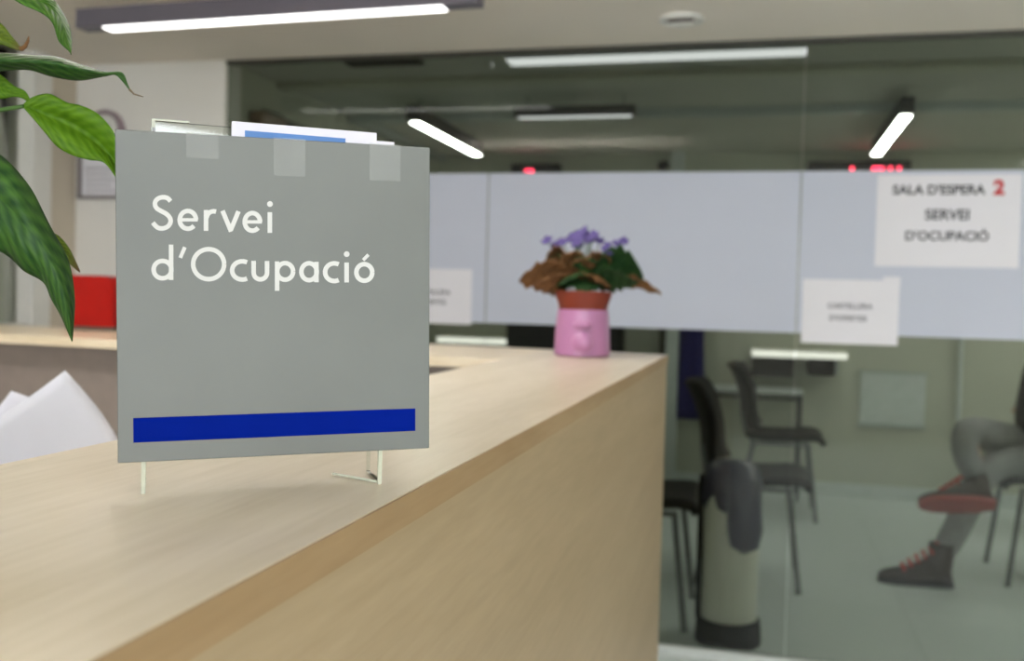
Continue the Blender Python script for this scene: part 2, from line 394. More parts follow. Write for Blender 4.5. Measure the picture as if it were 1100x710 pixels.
# ceiling drop strips in the waiting room
struct('trim_1', B().box((-2.27, 5.08, Z2-.045), (XR, 5.14, Z2), .004), M['unlit'])
struct('trim_2', B().box((-2.268, 5.14, Z2-.045), (-2.2, YF, Z2), .004), M['unlit'])
struct('trim_3', B().box((-2.27, 4.25, Z2-.03), (XR, 4.34, Z2), .004), M['wall2'])
struct('trim_4', B().box((-.608, YF-.12, 0), (-.525, YF, Z2), .004), M['pole'])
struct('trim_5', B().box((-.657, YF-.06, 0), (-.612, YF, 1.96), .004), M['frame'])
struct('trim_6', B().tube([(1.22, YF-.03, .5), (1.22, YF-.03, 1.4)], .014), M['pole'])

# glazed partition: a row of panes, each with a frosted band
joints = [xg0, -.965, .115, 1.2, 2.3]
zf0a, zf1a = 1.130, 1.668
gp = thing('glass_partition', 'green-tinted frameless glass wall with frosted band between office and waiting room', 'glass wall', (xg0, YG, 0))
gp['kind'] = 'structure'
obj('rail', B().box((0, -.02, 0), (XR-xg0, .03, .03), .003), M['pole'], gp)
obj('rail', B().box((0, -.012, ZC-.014), (XR-xg0, .022, ZC), .002), M['frame'], gp)
joints2 = joints+[XR]
for i in range(len(joints2)-1):
    x0, x1 = joints2[i]-xg0+.001, joints2[i+1]-xg0-.001
    pane = obj('glass_pane', B().box((x0, 0, .03), (x1, .010, ZC-.014)), M['glass'], gp)
    obj('frosted_band', B().box((x0+.001, -.0016, zf0a), (x1-.001, -.0004, zf1a)), M['film'], pane)

# ------------------------------------------------------------------ reception counter
TZ = 1.11
ct = thing('reception_counter', 'pale wood reception counter whose narrow ledge turns left at its far end', 'counter', (-.19, 0, 0))
def L(p): return (p[0]+.19, p[1])
y0 = -.9
obj('ledge', B().prism([L(p) for p in [(-.189, y0), (-.189, 2.085), (-.45, 2.115), (-.45, y0)]], TZ-.018, TZ), M['top'], ct)
obj('ledge', B().prism([L(p) for p in [(-.4502, 1.695), (-.4502, 2.115), (-2.64, 2.37), (-2.64, 1.94)]], TZ-.018, TZ), M['topx'], ct)
obj('edge_band', B().box((.0012, y0, TZ-.0180), (.0024, 2.085, TZ-.0006)), M['edge'], ct)
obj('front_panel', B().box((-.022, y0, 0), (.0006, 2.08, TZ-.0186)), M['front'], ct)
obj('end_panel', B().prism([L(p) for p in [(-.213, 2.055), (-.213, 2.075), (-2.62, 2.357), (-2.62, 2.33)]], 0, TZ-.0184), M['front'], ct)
obj('inner_panel', B().box((-.245, y0, .2), (-.225, 1.72, TZ-.0184)).prism([L(p) for p in [(-.45, 1.725), (-.45, 1.745), (-2.62, 1.99), (-2.62, 1.97)]], .2, TZ-.0184), M['inner'], ct)
# inner desk below the ledge
dk = thing('work_desk', 'dark grey desk behind the raised wooden ledge', 'desk', (-1.0, .6, 0))
obj('desk_top', B().prism([(.545, -1.4), (.545, 1.08), (-1.0, 1.26), (-1.0, .4), (-.3, .4), (-.3, -1.4)], .72, .745), M['desk'], dk)
for x, y in ((.5, -1.3), (-.25, -1.3), (.5, .95), (-.9, 1.1), (-.9, .5)):
    obj('leg', B().tube([(x, y, 0), (x, y, .72)], .022), M['chrome'], dk, True)
# dark stapler-like cable box in the inner corner
kb = thing('telephone', 'dark desk phone in the inner corner beside the ledge, its top just showing', 'telephone', (-.64, 1.50, .745))
obj('body', B().box((-.10, -.09, 0), (.13, .11, .26), .02), M['dark'], kb)
obj('handset', B().tube([(-.02, -.07, .275), (-.02, -.03, .29), (-.02, .05, .29), (-.02, .09, .275)], [.02, .014, .014, .02]), M['black'], kb, True)

# ------------------------------------------------------------------ silver sign on its acrylic holder
SC = .8786
sc_ = C0 + (Vector((-.29420344, .56298959, 1.21664993))-C0)*SC
yaw, lean, roll = .59366606, .0058, .0198
t_ = Vector((math.cos(yaw), math.sin(yaw), 0)); n_ = Vector((math.sin(yaw), -math.cos(yaw), 0))
u_ = Vector((0, 0, 1))*math.cos(lean)-n_*math.sin(lean)
T2 = t_*math.cos(roll)+u_*math.sin(roll); U2 = -t_*math.sin(roll)+u_*math.cos(roll); NN = T2.cross(U2).normalized()
SW, SH = .19340*SC, .2*SC
sg = thing('tabletop_sign', 'square silver-grey sign reading Servei d\u2019Ocupaci\u00f3 with a blue stripe', 'sign')
ms = Matrix.Identity(4)
for i in range(3): ms[i][0], ms[i][1], ms[i][2], ms[i][3] = T2[i], -NN[i], U2[i], sc_[i]     # local: x right, y away, z up
sg.matrix_world = ms
def SP(x, y):   # photo pixel -> sign plane coordinates (a right, b up)
    d = ray(x, y); s = ((sc_-C0).dot(NN))/d.dot(NN); q = C0+d*s-sc_
    return q.dot(T2), q.dot(U2)
obj('panel', B().box((-SW/2, 0, -SH/2), (SW/2, .0022, SH/2), .0004, seg=1), M['sign'], sg)
a0, b1 = SP(143, 449); a1, b0 = SP(446, 462); _, bt = SP(143, 449); _, bb = SP(143, 475.5)
obj('blue_stripe', B().box((a0, -.0003, bb), (a1, 0, bt)), M['blue'], sg, label='cobalt blue stripe near the bottom edge')
# lettering drawn as geometric strokes
lt = B(); LW = 4.9
SN = [0]
def stroke(pts, w=LW, z=-.00035, cap0=None):
    SN[0] += 1; z = -.0003-SN[0]*.000006
    P = [Vector((x, y)) for x, y in pts]; A = []; Bq = []
    for i, p in enumerate(P):
        d = (P[min(i+1, len(P)-1)]-P[max(i-1, 0)]).normalized(); q = Vector((-d.y, d.x))*w/2
        A.append(p+q); Bq.append(p-q)
    for s_ in range(len(P)-1):
        vs = []
        for pt in (A[s_], A[s_+1], Bq[s_+1], Bq[s_]):
            a, b = SP(pt.x, pt.y); vs.append(lt.bm.verts.new((a, z, b)))
        lt.bm.faces.new(vs)
def arc(cx, cy, rx, ry, a0, a1, n=28):
    return [(cx+rx*math.cos(math.radians(a0+(a1-a0)*k/n)), cy-ry*math.sin(math.radians(a0+(a1-a0)*k/n))) for k in range(n+1)]
def dot(cx, cy, r):
    vs = []
    for x, y in arc(cx, cy, r, r, 0, 342, 19): a, b = SP(x, y); vs.append(lt.bm.verts.new((a, -.00035, b)))
    lt.bm.faces.new(vs)
h = LW/2
# S
Sp = [(183.2, 216.2), (180, 212.9), (175.5, 211.9), (170.5, 213), (167, 216.3), (166.6, 220.5), (169, 224.3), (174, 227.2), (179, 230), (182.6, 234.2), (183.2, 238.6), (180.6, 243), (175.5, 245.3), (170.5, 245), (166.8, 242.3), (164.2, 239.2)]
stroke([tuple(v)[:2] for v in cat_rom([(x, y, 0) for x, y in Sp], 50)])
def e_(x0, x1, y0, y1):
    cx, cy = (x0+x1)/2, (y0+y1)/2; rx, ry = (x1-x0)/2-h, (y1-y0)/2-h
    stroke(arc(cx, cy, rx, ry, 0, 318, 34)); stroke([(cx-rx, cy), (cx+rx+1.9, cy)], 3.6)
e_(190.6, 213, 224.2, 248.2)
stroke([(221.3, 225.6), (221.3, 248)]); stroke([(221.6, 234)] + arc(229.5, 234, 7.4, 7.0, 170, 70, 10))
stroke([(239, 226.4), (247.7, 247.3)]); stroke([(256.2, 227), (247.7, 247.3)]); stroke([(246.2, 244), (247.8, 249)], 4.2)
e_(260.4, 281.8, 226.5, 250.3)
stroke([(289.8, 228), (289.8, 250.2)]); dot(289.9, 219.2, 3.1)
# d'
def bowl(x0, x1, y0, y1, A0=0, A1=360): stroke(arc((x0+x1)/2, (y0+y1)/2, (x1-x0)/2-h, (y1-y0)/2-h, A0, A1, 36))
bowl(162.6, 186.6, 277.8, 301.4); stroke([(183.8, 262.8), (183.8, 300.8)])
stroke([(198.6, 265.5), (193.6, 277)], 4.0)
bowl(205, 243.2, 265.2, 302.3)
stroke(arc(260.2, 290.5, 10.9, 9.8, 62, 298, 26))
stroke([(272.4, 280.2), (272.4, 293)] + arc(280.0, 293, 7.6, 7.2, 180, 360, 16) + [(286.5, 280.6)] if False else [(272.4, 280.2), (272.4, 292.5)] + arc(279.6, 292.8, 7.2, 7.3, 180, 360, 16) + [(286.8, 280.4)])
bowl(295.2, 317.2, 280.2, 302.9); stroke([(297.6, 280.8), (297.6, 312.4)])
bowl(321.2, 342.6, 280.4, 303.4); stroke([(339.8, 281.3), (339.8, 303.2)])
stroke(arc(359.0, 292.4, 9.9, 9.5, 62, 298, 26))
stroke([(372.2, 282), (372.2, 303.4)]); dot(372.3, 273, 3.1)
bowl(380.2, 402.2, 281.3, 304); stroke([(389.9, 279.4), (395.6, 273.6)], 3.6)
obj('lettering', lt, M['signtext'], sg, label='off-white geometric lettering in two lines')
# three strips of clear tape over the top edge
for x0, x1, y1, yt in ((200, 235, 171, 143), (294, 328, 190, 146), (397, 430, 195, 152)):
    a, _ = SP(x0, y1); c, b = SP(x1, y1)
    tb = B().box((a, -.0004, b), (c, -.0002, SH/2+.0004)).box((a, -.0004, SH/2+.0002), (c, .0045, SH/2+.0006))
    obj('clear_tape', tb, M['tapeclear'], sg)
# acrylic leaflet holder behind the sign (own thing)
hm = thing('leaflet_holder', 'clear acrylic leaflet stand behind the silver sign, its feet on the counter', 'leaflet holder')
mh = Matrix.Identity(4)
for i in range(3): mh[i][0], mh[i][1], mh[i][2] = t_[i], -n_[i], (0, 0, 1)[i]
hb = sc_.copy(); hb.z = TZ
for i in range(3): mh[i][3] = hb[i]
hm.matrix_world = mh
def HP(x, y, off):      # pixel -> holder coordinates on a vertical plane 'off' behind the sign
    d = ray(x, y); q0 = sc_-n_*off; s = ((q0-C0).dot(n_))/d.dot(n_); q = C0+d*s-hb
    return q.dot(t_), q.z
hl, _ = HP(160, 300, .004); hr, _ = HP(432, 300, .004)
lx, _ = HP(153.5, 520, .004); rx_, _ = HP(407.5, 505, .004)
hz = SH/2+(sc_.z-TZ)
obj('back_panel', B().box((hl, .036, .022), (hr, .0385, hz+.010), .0004, seg=1), M['acryl'], hm)
obj('pocket_front', B().box((hl, .0030, .026), (hr, .0052, hz-.002), .0004, seg=1), M['acryl'], hm)
obj('side_wall', B().box((hl, .0054, .026), (hl+.0022, .0358, hz+.0015)), M['acryl'], hm)
obj('side_wall', B().box((hr-.0022, .0054, .026), (hr, .0358, hz-.001)), M['acryl'], hm)
obj('pocket_floor', B().box((hl+.003, .0056, .0260), (hr-.003, .0356, .0282)), M['acryl'], hm)
for x in (lx, rx_):
    q = B(); q.box((x-.0009, .0030, 0), (x+.0013, .0052, .0258)); obj('foot', q, M['acryledge'], hm)
    q = B(); q.box((x-.0009, .0052, 0), (x+.0013, .0385, .0018)).box((x-.0009, .0368, .0018), (x+.0013, .0385, .0218)); obj('foot_plate', q, M['acryl'], hm)
obj('brace', B().tube([(rx_-.001, .005, .0012), (rx_-.022, .034, .0015)], .0008), M['acryledge'], hm, True)
obj('top_edge', B().box((hl, .036, hz+.0102), (hl+.020, .0385, hz+.0112)).box((hl, .0358, hz+.001), (hl+.0018, .0385, hz+.011)), M['acryledge'], hm)
# leaflets standing in the holder
def flyer(name, x0, x1, ztop, y, label, tk, blue=None):
    o = thing(name, label, 'leaflet')
    o.matrix_world = mh @ Matrix.Translation(((x0+x1)/2, y, .018))
    w = (x1-x0)/2
    obj('sheet', B().box((-w, 0, 0), (w, tk, ztop-.018)), M['flyer'], o)
    if blue: obj('blue_print', B().box((-w+blue[0], -.0002, ztop-.018-blue[2]), (w-blue[1], 0, ztop-.018-blue[3])), M['flyerblue'], o)
    return o
fx0, zt = HP(249, 131, .026); fx1, zt2 = HP(404, 140, .026)
fl0 = flyer('leaflet', fx0, fx1, zt+.0002, .024, 'taller stack of white leaflets rising above the silver sign', .005)
bx0, bz0 = HP(263, 143.4, .024); bx1, bz1 = HP(395, 147.5, .024)
fc = (fx0+fx1)/2
obj('blue_print', B().box((bx0-fc, -.0003, min(bz0, bz1)-.012-.018), (bx1-fc, 0, (bz0+bz1)/2-.018)), M['flyerblue'], fl0, label='light blue printed band')
fx2, zt3 = HP(372, 146, .018); fx4, zt4 = HP(424, 152.5, .018)
flyer('leaflet.001', fx2, fx4, zt4, .019, 'low white leaflet peeping over the right part of the silver sign', .002)

# ------------------------------------------------------------------ peace lily at the left
pl = thing('peace_lily', 'broad-leaved green potted plant whose leaves hang in from the left', 'plant', (-.95, .62, .745))
PB = Vector((-.95, .62, .745))
obj('pot', B().lathe([(.075, 0), (.10, .16), (.108, .165), (.108, .18), (.098, .18), (.094, .15)], n=40), M['potw'], pl, True)
obj('soil', B().lathe([(.09, .13), (.093, .150), (.05, .156), (.01, .158)], n=24), M['soil'], pl, True)
def leaf(edgeL, spine, edgeR, mt, D, name='leaf', bulge=.006, wav=.0, label=None, n=40, root=None, nc=12):
    """edges and spine as (pixel x, pixel y, distance offset); a real curved blade at distance D"""
    def mk(pts): return cat_rom([atD(x, y, D+dz) for x, y, dz in pts], n)
    A, Sx, Q = mk(edgeL), mk(spine), mk(edgeR)
    rows = []
    for i in range(n):
        r = []
        for j in range(nc+1):
            u = j/nc*2-1
            p = Sx[i].lerp(A[i], -u) if u < 0 else Sx[i].lerp(Q[i], u)
            w = (A[i]-Q[i]).length
            # bowed halves with a crease at the midrib
            off = math.sin(abs(u)*PI)*w*.10 + wav*math.sin(i*.55+u*2)*abs(u)*w
            r.append(p - FWD*off - PB)
        rows.append(r)
    b = B().slab(rows, .0005)
    o = obj(name, b, mt, pl, smooth='all', label=label, keepn=False)
    if root:
        pts = cat_rom([Vector((random.uniform(-.03, .03), random.uniform(-.03, .03), .15))]+[atD(x, y, d)-PB for x, y, d in root]+[Sx[0]-PB], 24)
        obj('stalk', B().tube(pts, [.0028-.0014*k/23 for k in range(24)], 8), M['stem'], pl, True)
    return o
Dl = .66
leaf([(4, -8, 0), (22, 4, 0), (46, 15, 0), (57, 26, 0), (63, 44, 0), (75, 56, 0), (76, 58.5, 0)],
     [(14, -16, .01), (34, -4, .01), (54, 8, .01), (66, 24, .01), (70, 42, .005), (75.6, 56, 0), (76.3, 59, 0)],
     [(30, -20, .02), (52, -6, .02), (64, 8, .02), (74, 27, .02), (77, 43, .01), (76.6, 56, 0), (76.8, 59, 0)], M['leafm'], .64, root=[(-260, 240, .62), (-120, -20, .62)], label='leaf hanging from the top left corner')
leaf([(-40, 56, 0), (0, 57, 0), (30, 59, 0), (60, 61, .0), (85, 69, 0), (112, 77, 0), (131, 78, 0), (137, 90, 0), (140, 97, 0)],
     [(-40, 64, -.01), (0, 65, -.012), (30, 66, -.014), (60, 68, -.014), (85, 74, -.012), (112, 79.5, -.004), (129, 80, 0), (136.5, 91, 0), (140, 97.5, 0)],
     [(-40, 74, 0), (0, 76, 0), (30, 75, 0), (55, 82, 0), (85, 86.5, 0), (112, 82, 0), (124, 80.5, 0), (134.5, 91, 0), (139.6, 98, 0)], M['leafd'], .66, root=[(-300, 260, .68), (-160, 60, .66)], label='long dark leaf held level', wav=.02)
obj('leaf_tip', B().tube([atD(x, y, .66)-PB for x, y in ((139, 96), (144, 101), (149, 102.5), (154, 104))], [.0008, .0006, .0005, .0003], 6), M['tip'], pl, True, label='dried brown tip')
leaf([(-40, 20, 0), (-10, 22, 0), (2, 26, 0), (12, 38, 0), (22, 50, 0), (26, 54, 0)],
     [(-40, 34, 0), (-10, 34, 0), (0, 37, 0), (11, 45, 0), (20, 52, 0), (25, 54.5, 0)],
     [(-40, 50, 0), (-10, 48, 0), (2, 48, 0), (10, 51, 0), (19, 54, 0), (24, 55, 0)], M['leafy'], .70, root=[(-240, 200, .7)], label='yellowing leaf with a withered tip')
obj('leaf_tip', B().tube([atD(x, y, .70)-PB for x, y in ((22, 53), (27, 50), (30, 44), (31, 39))], [.0018, .0014, .001, .0004], 6), M['vleafb'], pl, True, label='curled brown tip')
leaf([(-40, 84, 0), (-8, 78, 0), (4, 83, 0), (15, 92, 0), (27, 98, 0), (33, 108, 0), (36, 116, 0)],
     [(-40, 92, 0), (-8, 91, 0), (4, 94, 0), (15, 100, 0), (26, 104, 0), (33, 111, 0), (36, 117, 0)],
     [(-40, 104, 0), (-8, 106, 0), (4, 106, 0), (15, 104, 0), (25, 106, 0), (32, 112, 0), (35.5, 117, 0)], M['leafb'], .69, root=[(-240, 260, .7)], label='short bright leaf')
leaf([(26, 111, 0), (36, 104, 0), (54, 101, 0), (72, 110, .0), (86, 113, 0), (102, 120, 0), (116, 133, 0), (126, 150, 0), (134, 176, .0), (138, 205, 0)],
     [(26, 114, 0), (38, 118, .004), (52, 124, .006), (70, 130, .008), (86, 139, .010), (102, 150, .010), (114, 163, .01), (124, 176, .01), (131, 190, .01), (138, 206, 0)],
     [(26, 116.5, 0), (36, 128, 0), (48, 142, 0), (62, 158, 0), (78, 167, 0), (96, 172, 0), (110, 174, 0), (120, 184, 0), (128, 196, 0), (137, 207, 0)], M['leafb'], .67, root=[(-240, 300, .72), (-110, 140, .70), (-20, 122, .68)], label='bright green leaf reaching behind the silver sign', wav=.015)
leaf([(-60, 330, 0), (-40, 262, 0), (-20, 262, 0), (4, 272, 0), (25, 290, 0), (46, 303, .0), (56, 322, 0), (68, 345, 0), (77, 366, 0)],
     [(-70, 240, 0), (-50, 200, 0), (-20, 200, -.004), (8, 222, -.008), (30, 248, -.012), (50, 276, -.012), (64, 304, -.01), (73, 334, -.006), (77.4, 367, 0)],
     [(-60, 160, .0), (-40, 150, 0), (-14, 158, 0), (14, 178, 0), (34, 205, 0), (56, 246, 0), (74, 282, 0), (80, 318, 0), (78, 366, 0)], M['leafd'], .60, root=[(-260, 330, .62)], label='largest dark leaf drooping at the left edge', n=56, wav=.02, nc=16)
leaf([(40, 225, .01), (52, 246, .01), (64, 254, .01), (74, 266, .01), (82, 282, .01), (86, 291, .01)],
     [(38, 232, .01), (50, 252, .01), (62, 262, .01), (73, 273, .01), (81, 285, .01), (86, 292, .01)],
     [(36, 238, .01), (48, 258, .01), (60, 270, .01), (71, 280, .01), (80, 288, .01), (85.5, 292.5, .01)], M['leafy'], .66, label='narrow folded leaf behind the largest one', root=[(-200, 330, .66), (-40, 190, .67)])

# ------------------------------------------------------------------ papers in a stand on the desk
def sheet(px, D, label, curl=.01, sub=10):
    """px: four photo corners (top apex, right, bottom, left) with distances -> real bent sheet"""
    P = [atD(x, y, D+d) for x, y, d in px]
    c = sum(P, Vector())/4
    rows = []
    for i in range(sub+1):
        r = []
        for j in range(sub+1):
            u, v = i/sub, j/sub
            q = P[0]*(1-u)*(1-v)+P[1]*u*(1-v)+P[2]*u*v+P[3]*(1-u)*v
            q = q + FWD*curl*(math.sin(u*PI)*.9+.4*math.sin(v*7+u*3)*.5)
            r.append(q-c)
        rows.append(r)
    o = obj('paper_sheet', B().slab(rows, .0006), M['paper'], smooth='all'); o.location = c
    return tag(o, label, 'paper')
sheet([(70, 398, .02), (136, 490, .05), (20, 590, -.02), (-52, 486, -.03)], 1.02, 'large white sheet of paper standing corner-up behind the wooden ledge', .012)
sheet([(12, 420, 0), (64, 452, 0), (20, 600, 0), (-60, 500, 0)], 1.10, 'grey-white crumpled paper at the left edge, behind the large corner-up sheet', .02)
fh = thing('file_tray', 'grey file tray on the desk holding the upright papers', 'file tray', (-.66, .80, .745), .25)
obj('tray', B().box((-.13, -.05, 0), (.13, .09, .008)).box((-.13, .08, 0), (.13, .09, .24)).box((-.13, -.05, 0), (-.122, .09, .2)).box((.122, -.05, 0), (.13, .09, .2)), M['dark'], fh)

# ------------------------------------------------------------------ red tote on the far arm of the counter
q0 = onY(78, 345, 2.20); q1 = onY(124, 345, 2.20)
w = q1.x-q0.x
rb = thing('storage_tub', 'red plastic tub with rounded corners on the far ledge left of the silver sign', 'tub', ((q0.x+q1.x)/2+.01, 2.22, TZ))
hh = onY(100, 296, 2.2).z - TZ
def rrect(x0, x1, z0, z1, r, y0, y1, k=8):
    pts = []
    for cx, cz, a0 in ((x1-r, z1-r, 0), (x0+.008, z1-.008, 90)):
        rr = r if a0 == 0 else .008
        for i in range(k+1): a = math.radians(a0+90*i/k); pts.append((cx+rr*math.cos(a), cz+rr*math.sin(a)))
    pts += [(x0, z0), (x1, z0)]
    b = B(); va = [b.bm.verts.new((x, y0, z)) for x, z in pts]; vb = [b.bm.verts.new((x, y1, z)) for x, z in pts]
    b.bm.faces.new(va); b.bm.faces.new(vb[::-1])
    for i in range(len(pts)): b.bm.faces.new((va[i], vb[i], vb[(i+1) % len(pts)], va[(i+1) % len(pts)]))
    return b
obj('body', rrect(-w/2-.006, w/2+.004, .010, hh, .035, -.05, .05), M['red'], rb, True)
obj('rim', rrect(-w/2+.004, w/2-.006, .03, hh-.012, .028, -.052, -.050), M['red'], rb, True)
obj('base', B().box((-w/2-.004, -.055, 0), (w/2+.006, .055, .010), .003), M['frame'], rb, label='dark base')

# framed notice and clock on the wall
fr = thing('framed_notice', 'taupe framed notice on the white wall beside the leaves', 'notice', (0, 0, 0))
c1 = onY(82, 170, YG-.045); c2 = onY(126, 213, YG-.045); fw = .20; fhh = (c1.z-c2.z)+.02
fr.location = (c1.x+fw/2, YG-.02, c2.z)
obj('frame', B().box((-fw/2, -.02, 0), (fw/2, 0, .012), .002).box((-fw/2, -.02, fhh), (fw/2, 0, fhh+.012), .002).box((-fw/2, -.02, 0), (-fw/2+.014, 0, fhh+.012), .002).box((fw/2-.014, -.02, 0), (fw/2, 0, fhh+.012), .002), M['taupe'], fr)
obj('sheet', B().box((-fw/2+.010, -.010, .010), (fw/2-.010, -.006, fhh+.004)), M['paper'], fr)
for k in range(5):
    obj('printed_line', B().box((-fw/2+.03, -.0108, .03+.022*k), (fw/2-.03-.02*(k % 2), -.0102, .034+.022*k)), M['greyink'], fr)
cc = onY(112, 140, YG-.04)
ck = thing('wall_clock', 'round wall clock with a mauve rim above the framed notice', 'clock', (cc.x, YG-.02, cc.z))
R_ = .082
b = B()
prof = [(R_, 0), (R_, .022), (R_-.006, .03), (R_-.016, .028), (R_-.018, .02), (.001, .02)]
b.lathe(prof, n=48)
for v in b.bm.verts: v.co = Vector((v.co.x, -v.co.z, v.co.y))
obj('rim', b, M['mauve'], ck, True)
b = B().lathe([(R_-.019, .0202), (R_-.019, .0212), (.001, .0212)], n=48)
for v in b.bm.verts: v.co = Vector((v.co.x, -v.co.z, v.co.y))
obj('dial', b, M['white'], ck)
obj('hand', B().tube([(0, -.0225, 0), (.03, -.0225, .02)], .0015), M['ink'], ck); obj('hand', B().tube([(0, -.0235, 0), (-.012, -.0235, .052)], .0012), M['ink'], ck)

# ------------------------------------------------------------------ small flower pot at the counter's far end
fp = thing('potted_flower', 'small violet-flowered plant in a pink pot at the far end of the counter', 'plant', (-.341, 1.905, TZ), -.15)
k = .0018686    # metres per photo pixel at this distance
obj('outer_pot', B().lathe([(.050, 0), (.0555, .004), (.0545, .03), (.053, .06), (.0505, .086), (.050, .092), (.047, .092), (.046, .085)], n=48), M['pink'], fp, True, label='pink ceramic outer pot')
b = B().sphere((0.016, -.0505, .062), .019, (1, .7, .5)); obj('relief', b, M['pink'], fp, True)
b = B().sphere((0.016, -.0485, .029), .022, (1, .62, 1)); obj('relief', b, M['pink'], fp, True)
obj('inner_pot', B().lathe([(.040, .06), (.0475, .0925), (.0485, .100), (.055, .118), (.0565, .128), (.053, .128), (.050, .118)], n=48), M['terra'], fp, True, label='terracotta plant pot set into the pink one')
obj('soil', B().lathe([(.046, .108), (.0505, .117), (.02, .119), (.001, .119)], n=24), M['soil'], fp, True)
def vleaf(ang, L_, W_, z0, rise, droop, mt, r0=.03, twist=0.):
    ca, sa = math.cos(ang), math.sin(ang); rows = []; n = 16
    for i in range(n+1):
        t = i/n; rr = r0+L_*t; z = z0+rise*math.sin(t*PI*.75)-droop*t*t
        wv = W_*(math.sin(PI*min(1, t**.75))**.7+.04)*(1+.14*math.sin(i*2.4))
        row = []
        for j in range(9):
            u = j/4-1
            row.append((ca*rr-sa*u*wv/2, sa*rr+ca*u*wv/2, z-abs(u)*wv*.12+twist*u*wv*.5+.003*math.sin(i*1.7+j)))
        rows.append(row)
    obj('leaf', B().slab(rows, .0012), mt, fp, smooth='all')
    obj('leaf_stalk', B().tube([(ca*.01, sa*.01, .118), (ca*r0*.6, sa*r0*.6, z0-.006), (ca*(r0+.01), sa*(r0+.01), z0+.002)], .0018, 6), M['stem'], fp, True)
rot = f_
A = lambda d: math.radians(d)+.15+rot
random.seed(3)
for a_, L_, W_, z_, ri, dr, mt_, r0, tw in (
    (180, .105, .075, .152, .020, .022, 'vleafb', .022, .8), (198, .080, .065, .146, .006, .012, 'vleafb', .02, .6), (166, .065, .065, .166, .040, .004, 'vleafb', .012, .6),
    (150, .06, .05, .170, .034, .01, 'vleaf', .015, .2), (-6, .098, .095, .160, .036, .028, 'vleaf', .018, -.85), (-24, .085, .070, .150, .018, .018, 'vleaf', .02, -.6),
    (4, .125, .036, .152, .012, .034, 'vleafb', .03, -.6), (20, .08, .07, .170, .03, .02, 'vleaf', .015, -.5), (40, .06, .06, .168, .03, .01, 'vleafb', .015, -.3),
    (270, .050, .070, .142, .010, .020, 'vleaf', .008, 0), (232, .062, .065, .146, .016, .016, 'vleaf', .01, .4), (302, .060, .065, .146, .016, .016, 'vleafb', .01, -.4),
    (250, .040, .060, .168, .024, .0, 'vleafb', .005, .3), (288, .040, .060, .166, .026, .0, 'vleaf', .005, -.3), (215, .05, .055, .172, .026, .0, 'vleafb', .008, .5), (325, .05, .055, .17, .028, .0, 'vleafb', .008, -.5),
    (90, .06, .07, .160, .03, .01, 'vleaf', .01, 0), (60, .06, .06, .172, .02, .01, 'vleaf', .01, 0), (120, .06, .06, .172, .024, .01, 'vleafb', .01, 0)):
    vleaf(A(a_), L_, W_, z_, ri, dr, M[mt_], r0, tw)
def flower(x, y, z, r=.013, tilt=0.):
    b = B()
    for q in range(5):
        a = q*2*PI/5+x*40; rows = []
        for i in range(6):
            t = i/5; wv = r*.95*math.sin(PI*(.12+.8*t))
            rows.append([(x+math.cos(a)*r*t-math.sin(a)*u*wv/2, y+.6*(math.sin(a)*r*t+math.cos(a)*u*wv/2), z+.004*t+tilt*(math.cos(a)*r*t)+.75*(math.sin(a)*r*t+math.cos(a)*u*wv/2)) for u in (-1, 0, 1)])
        b.slab(rows, .0008)
    fl = obj('flower', b, M['violet'], fp, smooth='all')
    obj('flower_stalk', B().tube([(x*.3, y*.3, .12), (x*.7, y*.7, z-.02), (x, y, z)], .001, 6), M['stem'], fp, True)
random.seed(11)
cR = lambda px, dy, py: (math.cos(-.15-rot+.3)*0+(px-627)*k, dy, .128+(318-py)*k)
for px, dy, py in ((606, -.02, 268), (614, .0, 264), (621, -.02, 262), (628, .0, 260), (635, -.02, 265), (642, .01, 266), (617, .02, 272), (630, .02, 262), (625, -.03, 268), (611, .02, 260), (663, 0, 270), (655, -.02, 276), (668, .01, 266), (660, .02, 280), (649, .01, 272), (586, -.01, 266), (592, .01, 270), (637, .0, 260), (622, 0, 258)):
    x, y, z = cR(px, dy, py); flower(x, y, z, random.uniform(.010, .015), random.uniform(-.5, .5))

# ------------------------------------------------------------------ notices taped to the glass
def notice(x0p, y0p, x1p, y1p, wd, ht, label, lines, grp=None, tape=None):
    c = onY((x0p+x1p)/2, (y0p+y1p)/2, YG-.003)
    o = thing('paper_notice', label, 'notice', (c.x, YG-.0032, c.z), 0, grp)
    obj('sheet', B().box((-wd/2, -.0012, -ht/2), (wd/2, 0, ht/2)), M['paper'], o)
    for txt, sz, x, z, mt, bold in lines:
        text_obj('lettering', txt, sz, (x, -.0016, z), mt, o, bold=bold)
    for tp in (tape or []):
        obj('tape', B().box((tp[0], -.0016, tp[1]), (tp[2], -.00125, tp[3])), M['paper'], o)
    return o
notice(940.5, 186.5, 1094, 288, .430, .297, 'big laminated white notice reading SALA D\u2019ESPERA 2 on the glass',
       [("SALA D'ESPERA", .041, -.03, .098, M['ink'], .0012), ("2", .062, .149, .104, M['redink'], .003), ("SERVEI", .046, -.0, .018, M['ink'], .001), ("D'OCUPACI\u00d3", .041, -.0, -.050, M['ink'], .001)])
notice(862.5, 300, 963, 370, .302, .212, 'white sheet with two grey printed lines, taped to the glass under the big notice',
       [("CARTELLERA", .024, .0, .018, M['greyink'], .0004), ("D'OFERTES", .024, -.005, -.022, M['greyink'], .0004)], tape=[(.10, .085, .153, .118)])
nl = onY(507, 318, YG)
notice(462, 287, 507, 350, .302, .200, 'white sheet on the glass, half hidden by the silver sign\'s right edge',
       [("CARTELLERA", .024, .0, .014, M['greyink'], .0004), ("D'OFERTES", .024, -.005, -.022, M['greyink'], .0004)]).location.x = nl.x-.151

